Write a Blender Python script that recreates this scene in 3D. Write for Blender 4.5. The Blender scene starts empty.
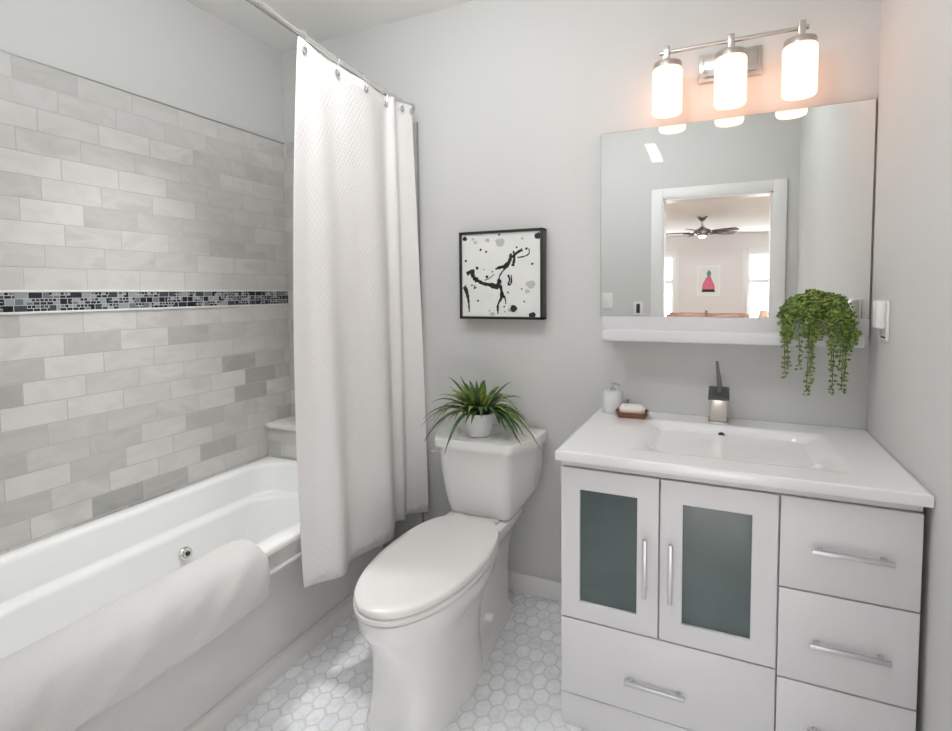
import bpy, bmesh, math, random
from math import sin, cos, pi, radians as R
from mathutils import Vector, Matrix

random.seed(7)
SC = bpy.context.scene
COL = SC.collection

# ------------------------------------------------------------------ camera, world, lights, exposure
cam_d = bpy.data.cameras.new('camera')
cam = bpy.data.objects.new('camera', cam_d)
COL.objects.link(cam)
cam.location = (2.111, -2.176, 1.338)
_y, _p, _r = R(24.863), R(3.217), R(-0.507)
_f = Vector((-sin(_y) * cos(_p), cos(_y) * cos(_p), -sin(_p)))
_rt = Vector((cos(_y), sin(_y), 0)); _up = _rt.cross(_f)
_r2 = cos(_r) * _rt + sin(_r) * _up; _u2 = -sin(_r) * _rt + cos(_r) * _up
cam.matrix_world = Matrix(((_r2.x, _u2.x, -_f.x, 2.111), (_r2.y, _u2.y, -_f.y, -2.176), (_r2.z, _u2.z, -_f.z, 1.338), (0, 0, 0, 1)))
cam_d.sensor_fit = 'HORIZONTAL'; cam_d.sensor_width = 36
cam_d.lens = 533.145 / 952 * 36
cam_d.shift_y = -44.047 / 952
cam_d.clip_start = 0.01
SC.camera = cam

w = bpy.data.worlds.new('sky'); SC.world = w; w.use_nodes = True
bg = w.node_tree.nodes['Background']
bg.inputs[0].default_value = (0.93, 0.97, 1.0, 1); bg.inputs[1].default_value = 1.6

SC.view_settings.view_transform = 'Standard'
SC.view_settings.look = 'None'
SC.view_settings.gamma = 1
SC.view_settings.use_curve_mapping = False
SC.view_settings.exposure = 0.22

def light(name, kind, loc, power, color=(1, 1, 1), rot=(0, 0, 0), size=None, sizey=None, radius=None):
    d = bpy.data.lights.new(name, kind); d.energy = power; d.color = color
    if kind == 'AREA':
        d.shape = 'RECTANGLE'; d.size = size; d.size_y = sizey or size
    elif radius is not None:
        d.shadow_soft_size = radius
    o = bpy.data.objects.new(name, d); COL.objects.link(o)
    o.location = loc; o.rotation_euler = rot
    return o

BYL = -8.8
def sun_dir(name, d, strength, angle):
    s = light(name, 'SUN', (1.3, 1.5, 5), strength, (1, .97, .92))
    s.data.angle = angle
    s.rotation_euler = Vector(d).to_track_quat('-Z', 'Y').to_euler()
sun_dir('sun', (.42, -.8, -1.0), 7.0, R(.5))          # through the small roof light, onto the door wall
light('ceiling_fill', 'POINT', (1.12, -1.05, 2.38), 11.5, (.94, .98, 1), radius=.12)  # unseen fill added to brighten the upper walls, no fixture
light('vanity_fill', 'POINT', (1.80, -1.12, 2.50), 7.0, (.94, .98, 1), radius=.06)  # second unseen fill, added to lift the vanity side
td = light('tub_fill_spot', 'SPOT', (.44, -.90, 2.58), 72, (.99, .99, 1), (0, 0, 0), radius=.08)  # added spot without a fixture, brightens the inside of the tub
td.data.spot_size = R(72); td.data.spot_blend = 1.0
light('doorway_fill', 'AREA', (2.05, -2.16, .30), 3.4, (.97, .98, 1), (R(96), 0, R(48)), .62, .45)  # low fill added in the doorway to brighten floor, tub and fronts
light('bedroom_fill', 'AREA', (2.2, -2.26, 2.27), 140, (.95, .98, 1), (R(80), 0, pi), 3.0, .3)  # hidden fill added above the door to light the far bedroom wall
light('window_daylight', 'AREA', (.89, BYL - .20, 1.40), 40, (.95, .98, 1), (R(90), 0, 0), .6, 1.2)
light('window_daylight', 'AREA', (2.84, BYL - .20, 1.40), 40, (.95, .98, 1), (R(90), 0, 0), .6, 1.2)

# ------------------------------------------------------------------ materials
def mat(name, col, rough=.5, metal=0, spec=.5, bump=None, **kw):
    m = bpy.data.materials.new(name); m.use_nodes = True
    nt = m.node_tree; b = nt.nodes['Principled BSDF']
    b.inputs['Base Color'].default_value = (*col, 1)
    b.inputs['Roughness'].default_value = rough; b.inputs['Metallic'].default_value = metal
    b.inputs['Specular IOR Level'].default_value = spec
    for k, v in kw.items(): b.inputs[k.replace('_', ' ')].default_value = v
    if bump:                                           # (scale, strength, colour variation)
        sc, st, var = bump
        tc = nt.nodes.new('ShaderNodeTexCoord'); n = nt.nodes.new('ShaderNodeTexNoise')
        n.inputs['Scale'].default_value = sc; n.inputs['Detail'].default_value = 4
        nt.links.new(tc.outputs['Object'], n.inputs['Vector'])
        bp = nt.nodes.new('ShaderNodeBump'); bp.inputs['Strength'].default_value = st; bp.inputs['Distance'].default_value = .004
        nt.links.new(n.outputs['Fac'], bp.inputs['Height']); nt.links.new(bp.outputs['Normal'], b.inputs['Normal'])
        if var:
            mx = nt.nodes.new('ShaderNodeMix'); mx.data_type = 'RGBA'
            mx.inputs['A'].default_value = (*[c * (1 - var) for c in col], 1)
            mx.inputs['B'].default_value = (*[min(1, c * (1 + var)) for c in col], 1)
            nt.links.new(n.outputs['Fac'], mx.inputs['Factor']); nt.links.new(mx.outputs['Result'], b.inputs['Base Color'])
    return m

class NT:
    """small node-graph writer"""
    def __init__(s, m): s.nt = m.node_tree; s.b = s.nt.nodes['Principled BSDF']
    def n(s, t, **kw):
        q = s.nt.nodes.new(t)
        for k, v in kw.items(): setattr(q, k, v)
        return q
    def put(s, sock, v):
        if isinstance(v, bpy.types.NodeSocket): s.nt.links.new(v, sock)
        else: sock.default_value = v
    def m(s, op, a, b=None, c=None):
        q = s.n('ShaderNodeMath', operation=op)
        for i, v in enumerate((a, b, c)):
            if v is not None: s.put(q.inputs[i], v)
        return q.outputs[0]
    def v(s, op, a, b=None, c=None, out=0):
        q = s.n('ShaderNodeVectorMath', operation=op)
        for i, v in enumerate((a, b, c)):
            if v is not None: s.put(q.inputs[i], v)
        return q.outputs[out]
    def mix(s, f, a, b, blend='MIX'):
        q = s.n('ShaderNodeMix', data_type='RGBA', blend_type=blend)
        s.put(q.inputs['Factor'], f); s.put(q.inputs['A'], a); s.put(q.inputs['B'], b)
        return q.outputs['Result']
    def ramp(s, f, stops, interp='LINEAR'):
        q = s.n('ShaderNodeValToRGB'); q.color_ramp.interpolation = interp
        el = q.color_ramp.elements
        while len(el) < len(stops): el.new(.5)
        for e, (p, c) in zip(el, stops): e.position = p; e.color = (*c, 1)
        s.put(q.inputs[0], f); return q.outputs[0]
    def noise(s, vec, scale, detail=4, dist=0):
        q = s.n('ShaderNodeTexNoise'); q.inputs['Scale'].default_value = scale; q.inputs['Detail'].default_value = detail
        q.inputs['Distortion'].default_value = dist; s.put(q.inputs['Vector'], vec); return q.outputs['Fac']
    def bump(s, h, st, dist=.002):
        q = s.n('ShaderNodeBump'); q.inputs['Strength'].default_value = st; q.inputs['Distance'].default_value = dist
        s.put(q.inputs['Height'], h); s.nt.links.new(q.outputs[0], s.b.inputs['Normal'])
    def pos(s):
        g = s.n('ShaderNodeNewGeometry'); x = s.n('ShaderNodeSeparateXYZ'); s.nt.links.new(g.outputs['Position'], x.inputs[0])
        return g.outputs['Position'], x.outputs[0], x.outputs[1], x.outputs[2]
    def comb(s, x, y, z=0.):
        q = s.n('ShaderNodeCombineXYZ')
        for i, v in enumerate((x, y, z)): s.put(q.inputs[i], v)
        return q.outputs[0]

def tile_mat(name, axis, c, bw=.195, rh=.0766, z0=1.355, dark=0.):
    m = mat(name, (.8, .8, .78), .22); g = NT(m)
    P, X, Y, Z = g.pos()
    a = Y if axis == 'y' else X
    v = g.m('SUBTRACT', Z, z0)
    row = g.m('FLOOR', g.m('DIVIDE', v, rh))
    u = g.m('SUBTRACT', g.m('SUBTRACT', a, c), g.m('MULTIPLY', row, bw / 3))
    colid = g.m('FLOOR', g.m('DIVIDE', u, bw))
    wn = g.n('ShaderNodeTexWhiteNoise', noise_dimensions='2D')
    g.put(wn.inputs['Vector'], g.comb(g.m('ADD', colid, .37), g.m('ADD', row, .21)))
    rnd = wn.outputs['Value']
    fu = g.m('MULTIPLY', g.m('PINGPONG', u, bw / 2), 1.0)     # distance to the joint line
    fv = g.m('PINGPONG', v, rh / 2)
    d = g.m('MINIMUM', fu, fv)
    grout = g.m('SUBTRACT', 1., g.m('SMOOTH_MIN', 1., g.m('MULTIPLY', g.m('MAXIMUM', g.m('SUBTRACT', d, .0011), 0.), 900.), .1))
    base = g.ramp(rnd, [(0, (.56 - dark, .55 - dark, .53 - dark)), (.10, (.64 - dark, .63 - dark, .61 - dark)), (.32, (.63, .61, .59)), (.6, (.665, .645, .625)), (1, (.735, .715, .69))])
    off = g.v('ADD', P, g.v('SCALE', wn.outputs['Color'], None)) if False else g.v('ADD', P, g.v('MULTIPLY', wn.outputs['Color'], (3., 3., 3.)))
    n1 = g.noise(g.v('MULTIPLY', off, (1., 1., 2.)), 3.5, 6, .5)
    vein = g.ramp(n1, [(.33, (.86, .86, .85)), (.46, (1, 1, 1)), (.55, (.93, .93, .92)), (.66, (1, 1, 1))])
    c1 = g.mix(1., base, vein, 'MULTIPLY')
    g.put(g.b.inputs['Base Color'], g.mix(grout, c1, (.50, .49, .475, 1)))
    g.put(g.b.inputs['Roughness'], g.m('ADD', g.m('MULTIPLY', grout, .5), .24))
    g.bump(g.m('MINIMUM', g.m('MULTIPLY', d, 500.), 1.), .5, .0015)
    return m

def mosaic_mat():
    m = mat('glass_mosaic', (.2, .2, .2), .12); g = NT(m)
    P, X, Y, Z = g.pos()
    def layer(w_, h_, off):
        br = g.n('ShaderNodeTexBrick', offset=off, offset_frequency=2, squash=1.6, squash_frequency=2)
        for k, v in (('Color1', (0, 0, 0, 1)), ('Color2', (1, 1, 1, 1)), ('Mortar', (.5, .5, .5, 1)), ('Scale', 1.), ('Mortar Size', .0012), ('Mortar Smooth', .1), ('Brick Width', w_), ('Row Height', h_), ('Bias', 0.)):
            br.inputs[k].default_value = v
        g.put(br.inputs['Vector'], g.comb(g.m('ADD', X, Y), g.m('SUBTRACT', Z, 1.283)))
        return br.outputs['Color'], br.outputs['Fac']
    c1, f1 = layer(.026, .022, .45); c2, f2 = layer(.0125, .011, .5)
    wn = g.n('ShaderNodeTexWhiteNoise', noise_dimensions='2D')
    g.put(wn.inputs['Vector'], g.comb(g.m('FLOOR', g.m('DIVIDE', g.m('ADD', X, Y), .033)), g.m('FLOOR', g.m('DIVIDE', g.m('SUBTRACT', Z, 1.283), .022))))
    pick = g.m('GREATER_THAN', wn.outputs['Value'], .5)
    col = g.ramp(g.mix(pick, c1, c2), [(0, (.012, .014, .018)), (.30, (.05, .06, .075)), (.46, (.16, .18, .19)), (.60, (.32, .34, .35)), (.84, (.02, .025, .04))], 'CONSTANT')
    fac = g.m('ADD', g.m('MULTIPLY', f1, g.m('SUBTRACT', 1., pick)), g.m('MULTIPLY', f2, pick))
    g.put(g.b.inputs['Base Color'], g.mix(fac, col, (.50, .50, .50, 1)))
    return m

def hex_mat():
    m = mat('hex_marble_floor', (.8, .8, .8), .25); g = NT(m)
    P, X, Y, Z = g.pos()
    p = g.comb(g.m('DIVIDE', X, .052), g.m('MULTIPLY', Y, .8660254 / .062))
    s = (1., 1.7320508, 1.); h = (.5, .8660254, 0.)
    a = g.v('SUBTRACT', g.v('WRAP', p, s, (0., 0., 0.)), h)
    b = g.v('SUBTRACT', g.v('WRAP', g.v('SUBTRACT', p, h), s, (0., 0., 0.)), h)
    a = g.v('MULTIPLY', a, (1., 1., 0.)); b = g.v('MULTIPLY', b, (1., 1., 0.))
    sel = g.m('GREATER_THAN', g.v('LENGTH', a, out=1), g.v('LENGTH', b, out=1))
    mx = g.n('ShaderNodeMix', data_type='VECTOR'); g.put(mx.inputs['Factor'], sel)
    g.put(mx.inputs[4], a); g.put(mx.inputs[5], b); gv = mx.outputs[1]
    idv = g.v('SNAP', g.v('ADD', g.v('SUBTRACT', p, gv), (.12, .12, 0.)), (.25, .25, 1.))
    wn = g.n('ShaderNodeTexWhiteNoise', noise_dimensions='3D'); g.put(wn.inputs['Vector'], idv)
    sx = g.n('ShaderNodeSeparateXYZ'); g.put(sx.inputs[0], g.v('ABSOLUTE', gv))
    d = g.m('MAXIMUM', sx.outputs[0], g.m('ADD', g.m('MULTIPLY', sx.outputs[0], .5), g.m('MULTIPLY', sx.outputs[1], .8660254)))
    mr = g.n('ShaderNodeMapRange'); mr.interpolation_type = 'SMOOTHSTEP'
    for i, v in ((1, .405), (2, .48), (3, 0.), (4, 1.)): mr.inputs[i].default_value = v
    g.put(mr.inputs[0], d); grout = mr.outputs[0]
    base = g.ramp(wn.outputs['Value'], [(0, (.87, .88, .90)), (.5, (.94, .945, .96)), (1, (.97, .975, .985))])
    off = g.v('ADD', P, g.v('MULTIPLY', wn.outputs['Color'], (5., 5., 5.)))
    vein = g.ramp(g.noise(off, 16, 4, 1.), [(.35, (.86, .86, .87)), (.52, (1, 1, 1)), (.58, (.92, .92, .93)), (.64, (1, 1, 1))])
    g.put(g.b.inputs['Base Color'], g.mix(grout, g.mix(1., base, vein, 'MULTIPLY'), (.74, .74, .75, 1)))
    g.bump(g.m('SUBTRACT', 1., grout), .4, .0015)
    return m

def weave_mat(name, col, pitch, st):
    m = mat(name, col, .85, spec=.2); g = NT(m)
    tr = g.n('ShaderNodeBsdfTranslucent'); tr.inputs[0].default_value = (*col, 1)
    ms = g.n('ShaderNodeMixShader'); ms.inputs[0].default_value = .08
    g.nt.links.new(g.b.outputs[0], ms.inputs[1]); g.nt.links.new(tr.outputs[0], ms.inputs[2])
    g.nt.links.new(ms.outputs[0], g.nt.nodes['Material Output'].inputs[0])
    P, X, Y, Z = g.pos()
    a = g.m('SINE', g.m('MULTIPLY', g.m('ADD', Y, g.m('MULTIPLY', Z, .75)), 2 * pi / pitch))
    b = g.m('SINE', g.m('MULTIPLY', g.m('SUBTRACT', Y, g.m('MULTIPLY', Z, .75)), 2 * pi / pitch))
    g.bump(g.m('MAXIMUM', a, b), st, .004)
    return m

def terry_mat():
    m = mat('white_terry', (.66, .64, .63), .95, spec=.1); g = NT(m)
    P, X, Y, Z = g.pos()
    g.bump(g.m('ADD', g.noise(P, 260, 3), g.m('MULTIPLY', g.noise(P, 14, 3), 1.5)), .35, .005)
    g.b.inputs['Sheen Weight'].default_value = .3
    return m

def leaf_mat(name, c0, c1, scale):
    m = mat(name, c0, .45); g = NT(m)
    P, X, Y, Z = g.pos()
    g.put(g.b.inputs['Base Color'], g.ramp(g.noise(P, scale, 3), [(.3, c0), (.7, c1)]))
    return m

def wood_mat(name, c0, c1, rough=.4):
    m = mat(name, c0, rough); g = NT(m)
    P, X, Y, Z = g.pos()
    wv = g.noise(g.v('MULTIPLY', P, (6., 90., 90.)), 1., 4, .6)
    g.put(g.b.inputs['Base Color'], g.ramp(wv, [(.3, c0), (.7, c1)]))
    return m

M = dict(
    wall=mat('wall_paint', (.665, .660, .645), .7, spec=.2, bump=(180, .05, .01)),
    bedwall=mat('bedroom_wall_paint', (.80, .77, .76), .7, spec=.2, bump=(180, .05, .01)),
    ceil=mat('ceiling_paint', (.90, .895, .87), .8, spec=.1, bump=(150, .05, .01)),
    trim=mat('white_trim_paint', (.82, .81, .80), .4, bump=(60, .03, .01)),
    tile_l=tile_mat('marble_tile_side', 'y', -1.585),
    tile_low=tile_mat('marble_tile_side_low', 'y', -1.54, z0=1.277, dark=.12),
    tile_b=tile_mat('marble_tile_end', 'x', .02),
    marble=mat('grey_marble', (.60, .58, .56), .3, bump=(22, .1, .18)),
    ledge=mat('pale_marble', (.80, .79, .77), .3, bump=(20, .05, .06)),
    mosaic=mosaic_mat(), hex=hex_mat(),
    metaltrim=mat('grey_edge_strip', (.42, .41, .40), .4, .6, bump=(80, .05, .03)),
    acrylic=mat('white_acrylic', (.88, .885, .865), .18, bump=(5, .01, .004), Coat_Weight=.3),
    apron=mat('white_apron', (.74, .72, .71), .35, bump=(6, .02, .01)),
    porcelain=mat('white_porcelain', (.86, .85, .835), .12, bump=(5, .01, .004), Coat_Weight=.4),
    seat=mat('white_seat_plastic', (.82, .80, .785), .25, bump=(5, .01, .004)),
    chrome=mat('chrome', (.78, .77, .75), .15, 1, bump=(40, .02, .02)),
    gunmetal=mat('dark_faucet_metal', (.13, .13, .135), .45, .7, bump=(60, .05, .05)),
    nickel=mat('brushed_nickel', (.60, .56, .52), .28, 1, bump=(60, .05, .05)),
    steel=mat('satin_steel', (.55, .55, .56), .3, 1, bump=(60, .05, .05)),
    handle=mat('satin_handle', (.60, .60, .62), .38, .85, bump=(60, .03, .03)),
    curtain=weave_mat('white_waffle_cloth', (.94, .92, .91), .022, .16),
    towel=terry_mat(),
    lacquer=mat('white_lacquer', (.735, .725, .74), .42, bump=(4, .01, .004)),
    counter=mat('white_resin', (.90, .895, .90), .15, bump=(4, .01, .004), Coat_Weight=.3),
    gapshade=mat('cabinet_gap_shade', (.03, .03, .035), .6, bump=(20, .05, .1)),  # shade of the gap by the wall, painted as near-black
    frost=mat('frosted_teal_glass', (.085, .118, .115), .22, bump=(9, .02, .22)),
    mirror=mat('mirror_silver', (.90, .91, .90), .0, 1, bump=None),
    medge=mat('mirror_edge', (.28, .24, .21), .3, .7, bump=(40, .03, .05)),
    shade=None,
    black=mat('black_frame_paint', (.012, .012, .013), .35, bump=(60, .05, .1)),
    ink=mat('black_ink', (.01, .01, .01), .6, bump=(60, .05, .1)),
    inkgrey=mat('grey_ink', (.52, .52, .50), .6, bump=(60, .05, .1)),
    paper=mat('off_white_print', (.80, .80, .77), .5, bump=(25, .02, .05)),
    pot=mat('white_ceramic_pot', (.80, .80, .80), .35, bump=(20, .02, .01)),
    soil=mat('dark_soil', (.02, .016, .012), .9, bump=(200, .8, .4)),
    fern=leaf_mat('fern_green', (.06, .13, .02), (.36, .45, .09), 22),
    fern2=leaf_mat('fern_dark_green', (.02, .06, .025), (.09, .17, .05), 30),
    trail=leaf_mat('bead_leaf_green', (.045, .10, .015), (.30, .40, .08), 55),
    stem=mat('green_stem', (.05, .11, .02), .5, bump=(60, .05, .1)),
    soap=mat('pale_soap', (.86, .80, .75), .4, bump=(30, .03, .02), Subsurface_Weight=.1),
    dishwood=wood_mat('brown_dish_wood', (.17, .06, .03), (.32, .13, .06)),
    wood=wood_mat('warm_brown_wood', (.20, .07, .035), (.36, .15, .07)),
    fanwood=wood_mat('dark_blade_wood', (.05, .02, .012), (.11, .045, .025)),
    bronze=mat('fan_pewter', (.20, .185, .165), .35, .8, bump=(60, .05, .05)),
    linen=mat('pale_linen', (.75, .74, .73), .9, spec=.1, bump=(150, .3, .03)),
    peach=mat('peach_lamp_shade', (.85, .55, .40), .8, bump=(100, .1, .04)),
    pink=mat('pink_print', (.72, .16, .25), .6, bump=(30, .03, .2)),
    greenprint=mat('green_print', (.10, .30, .22), .6, bump=(30, .03, .2)),
    plastic=mat('white_plastic', (.86, .85, .83), .3, bump=(20, .01, .01)),
    dark=mat('dark_slot', (.03, .03, .03), .5, bump=(60, .05, .1)),
    bedfloor=wood_mat('floorboards', (.30, .18, .10), (.42, .26, .15)),
)
def glow(name, col, st, base=(.9, .85, .8)):
    m = mat(name, base, .5, bump=(30, .01, .01))
    b = m.node_tree.nodes['Principled BSDF']
    b.inputs['Emission Color'].default_value = (*col, 1); b.inputs['Emission Strength'].default_value = st
    return m
M['shade'] = glow('opal_glass_lit', (1, .60, .38), 1.15)
M['bulb'] = glow('bulb_lit', (1, .90, .78), 6)
M['fanlamp'] = glow('fan_lamp_lit', (1, .93, .82), 4)
def glass_mat():
    m = bpy.data.materials.new('clear_window_glass'); m.use_nodes = True
    nt = m.node_tree; nt.nodes.remove(nt.nodes['Principled BSDF']); out = nt.nodes['Material Output']
    t = nt.nodes.new('ShaderNodeBsdfTransparent'); gl = nt.nodes.new('ShaderNodeBsdfGlossy'); gl.inputs['Roughness'].default_value = .02
    mx = nt.nodes.new('ShaderNodeMixShader'); mx.inputs[0].default_value = .06
    nt.links.new(t.outputs[0], mx.inputs[1]); nt.links.new(gl.outputs[0], mx.inputs[2]); nt.links.new(mx.outputs[0], out.inputs[0])
    return m
M['glass'] = glass_mat()
def opal():
    # the shade glass: glows softly of itself and lets the bulb behind it through
    m = bpy.data.materials.new('opal_shade_glass'); m.use_nodes = True
    nt = m.node_tree; nt.nodes.remove(nt.nodes['Principled BSDF']); out = nt.nodes['Material Output']
    tr = nt.nodes.new('ShaderNodeBsdfTranslucent'); tr.inputs[0].default_value = (.34, .31, .28, 1)
    em = nt.nodes.new('ShaderNodeEmission'); em.inputs[0].default_value = (1, .54, .37, 1); em.inputs[1].default_value = 1.9
    ad = nt.nodes.new('ShaderNodeAddShader')
    nt.links.new(tr.outputs[0], ad.inputs[0]); nt.links.new(em.outputs[0], ad.inputs[1]); nt.links.new(ad.outputs[0], out.inputs[0])
    return m
M['opal'] = opal()

# ------------------------------------------------------------------ object helpers
ORG = {}
def thing(name, label, cat, loc, group=None):
    o = bpy.data.objects.new(name, None); COL.objects.link(o)
    o.location = loc; o.empty_display_size = .05; ORG[o.name] = Vector(loc)
    o['label'] = label; o['category'] = cat
    if group: o['group'] = group
    return o
def tag(o, label, cat, group=None):
    o['label'] = label; o['category'] = cat
    if group: o['group'] = group
    return o

class MB:
    """collects shapes in world coordinates; link() makes ONE mesh object"""
    def __init__(s): s.bm = bmesh.new()
    def faces(s, verts, faces, mi=0):
        vs = [s.bm.verts.new(v) for v in verts]
        for f in faces:
            try: q = s.bm.faces.new([vs[i] for i in f]); q.material_index = mi
            except ValueError: pass
        return vs
    def box(s, x0, x1, y0, y1, z0, z1, bev=0, seg=2, mi=0, rot=None, piv=None):
        t = bmesh.new(); bmesh.ops.create_cube(t, size=1)
        bmesh.ops.scale(t, vec=(x1 - x0, y1 - y0, z1 - z0), verts=t.verts)
        if bev: bmesh.ops.bevel(t, geom=t.edges[:], offset=bev, segments=seg, affect='EDGES', profile=.5)
        c = Vector(((x0 + x1) / 2, (y0 + y1) / 2, (z0 + z1) / 2))
        for v in t.verts:
            v.co += c
            if rot is not None:
                pv = Vector(piv) if piv is not None else c
                v.co = rot @ (v.co - pv) + pv
        s.merge(t, mi); return s
    def merge(s, t, mi=0):
        mp = {}
        for v in t.verts: mp[v] = s.bm.verts.new(v.co)
        for f in t.faces:
            q = s.bm.faces.new([mp[v] for v in f.verts]); q.material_index = mi
        t.free()
    def cyl(s, p0, p1, r0, r1=None, n=24, mi=0, caps=True):
        p0, p1 = Vector(p0), Vector(p1); r1 = r0 if r1 is None else r1
        q = (p1 - p0).to_track_quat('Z', 'Y')
        A = [p0 + q @ Vector((r0 * cos(2 * pi * i / n), r0 * sin(2 * pi * i / n), 0)) for i in range(n)]
        B = [p1 + q @ Vector((r1 * cos(2 * pi * i / n), r1 * sin(2 * pi * i / n), 0)) for i in range(n)]
        f = [(i, (i + 1) % n, n + (i + 1) % n, n + i) for i in range(n)]
        if caps: f += [tuple(range(n))[::-1], tuple(range(n, 2 * n))]
        s.faces(A + B, f, mi); return s
    def lathe(s, c, prof, n=32, mi=0):
        c = Vector(c); V = []
        for r, z in prof: V += [c + Vector((r * cos(2 * pi * i / n), r * sin(2 * pi * i / n), z)) for i in range(n)]
        f = []
        for k in range(len(prof) - 1):
            f += [(k * n + i, k * n + (i + 1) % n, (k + 1) * n + (i + 1) % n, (k + 1) * n + i) for i in range(n)]
        if prof[0][0] > 1e-4: f.append(tuple(range(n))[::-1])
        if prof[-1][0] > 1e-4: f.append(tuple(range((len(prof) - 1) * n, len(prof) * n)))
        s.faces(V, f, mi); return s
    def loft(s, secs, cap0=True, cap1=True, mi=0):
        n = len(secs[0]); V = [p for q in secs for p in q]; f = []
        for k in range(len(secs) - 1):
            f += [(k * n + i, k * n + (i + 1) % n, (k + 1) * n + (i + 1) % n, (k + 1) * n + i) for i in range(n)]
        if cap0: f.append(tuple(range(n))[::-1])
        if cap1: f.append(tuple(range((len(secs) - 1) * n, len(secs) * n)))
        s.faces(V, f, mi); return s
    def tube(s, pts, r, n=10, mi=0):
        pts = [Vector(p) for p in pts]; secs = []
        for i, p in enumerate(pts):
            d = (pts[min(i + 1, len(pts) - 1)] - pts[max(i - 1, 0)]).normalized()
            q = d.to_track_quat('Z', 'Y'); rr = r[i] if isinstance(r, (list, tuple)) else r
            secs.append([p + q @ Vector((rr * cos(2 * pi * k / n), rr * sin(2 * pi * k / n), 0)) for k in range(n)])
        return s.loft(secs, mi=mi)
    def torus(s, c, R_, r, axis='x', n=20, m=8, mi=0):
        c = Vector(c); V = []; f = []
        for i in range(n):
            a = 2 * pi * i / n
            for j in range(m):
                b = 2 * pi * j / m; rr = R_ + r * cos(b)
                p = (rr * cos(a), rr * sin(a), r * sin(b))
                V.append(c + Vector({'z': p, 'y': (p[0], p[2], p[1]), 'x': (p[2], p[0], p[1])}[axis]))
        for i in range(n):
            for j in range(m): f.append((i * m + j, ((i + 1) % n) * m + j, ((i + 1) % n) * m + (j + 1) % m, i * m + (j + 1) % m))
        s.faces(V, f, mi); return s
    def link(s, name, mats, parent=None, flat=False, ang=38, subsurf=0, solid=0):
        bm = s.bm
        bmesh.ops.recalc_face_normals(bm, faces=bm.faces)
        for f in bm.faces: f.smooth = not flat
        for e in bm.edges:
            if len(e.link_faces) == 2 and e.calc_face_angle(0) > R(ang): e.smooth = False
        off = ORG.get(parent.name, Vector()) if parent else Vector()
        bmesh.ops.translate(bm, vec=-off, verts=bm.verts)
        me = bpy.data.meshes.new(name); bm.to_mesh(me); bm.free()
        o = bpy.data.objects.new(name, me); COL.objects.link(o)
        for m in (mats if isinstance(mats, (list, tuple)) else [mats]): me.materials.append(m)
        if parent: o.parent = parent; ORG[o.name] = off
        else: ORG[o.name] = Vector()
        if solid:
            md = o.modifiers.new('thickness', 'SOLIDIFY'); md.thickness = solid; md.offset = 0
        if subsurf:
            md = o.modifiers.new('smooth', 'SUBSURF'); md.levels = md.render_levels = subsurf
        return o
def struct(o): o['kind'] = 'structure'; return o
def box(name, m, *a, parent=None, bev=.003, **k): return MB().box(*a, bev=bev, **k).link(name, m, parent)

def rrect(x0, x1, y0, y1, r, z, n=6):
    """rounded rectangle outline, 4*(n+1) points, anticlockwise"""
    P = []
    for cx, cy, a0 in ((x1 - r, y1 - r, 0), (x0 + r, y1 - r, 90), (x0 + r, y0 + r, 180), (x1 - r, y0 + r, 270)):
        for i in range(n + 1):
            a = R(a0 + 90 * i / n); P.append(Vector((cx + r * cos(a), cy + r * sin(a), z)))
    return P
def rpoly(pts, r, z, n=4):
    """polygon with rounded corners"""
    P = []; k = len(pts)
    for i in range(k):
        a, b, c = Vector(pts[i - 1]), Vector(pts[i]), Vector(pts[(i + 1) % k])
        u, v = (a - b).normalized(), (c - b).normalized()
        p0, p2 = b + u * r, b + v * r
        for j in range(n + 1):
            t = j / n; q = p0 * (1 - t) ** 2 + b * 2 * t * (1 - t) + p2 * t * t
            P.append(Vector((q.x, q.y, z)))
    return P
def spline(P, n):
    """Catmull-Rom through tuples"""
    out = []; k = len(P)
    for i in range(n):
        t = i / (n - 1) * (k - 1); j = min(int(t), k - 2); u = t - j
        a, b, c, d = P[max(j - 1, 0)], P[j], P[j + 1], P[min(j + 2, k - 1)]
        out.append(tuple(.5 * (2 * b[q] + (c[q] - a[q]) * u + (2 * a[q] - 5 * b[q] + 4 * c[q] - d[q]) * u * u + (3 * b[q] - a[q] - 3 * c[q] + d[q]) * u ** 3) for q in range(len(b))))
    return out

# ------------------------------------------------------------------ the room
RX, H, YF = 2.56, 2.60, -2.03                    # right wall, ceiling, door wall
struct(box('floor', M['hex'], 0, RX, YF - .12, .0, -.05, 0, bev=0))
struct(box('wall_left', M['wall'], -.11, -.010, YF - .12, .0, 0, H, bev=0))
struct(box('wall_back', M['wall'], -.11, RX + .1, 0, .1, 0, H, bev=0))
struct(box('wall_right', M['wall'], RX, RX + .1, YF - .12, 0, 0, H, bev=0))
DX0, DX1, DZ = 1.70, 2.41, 2.00                  # doorway in the wall behind the camera
b = MB().box(-.01, DX0, YF - .12, YF, 0, H).box(DX1, RX, YF - .12, YF, 0, H).box(DX0, DX1, YF - .12, YF, DZ, H)
struct(b.link('wall_front', M['wall'], flat=True))
hx0, hx1, hy0, hy1 = 1.484, 1.565, YF + .144, YF + .268  # small roof light
b = MB().box(-.11, hx0, YF - .12, .1, H, H + .012).box(hx1, RX + .1, YF - .12, .1, H, H + .012)
b.box(hx0, hx1, YF - .12, hy0, H, H + .012).box(hx0, hx1, hy1, .1, H, H + .012)
struct(b.link('ceiling', M['ceil'], flat=True))
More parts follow.
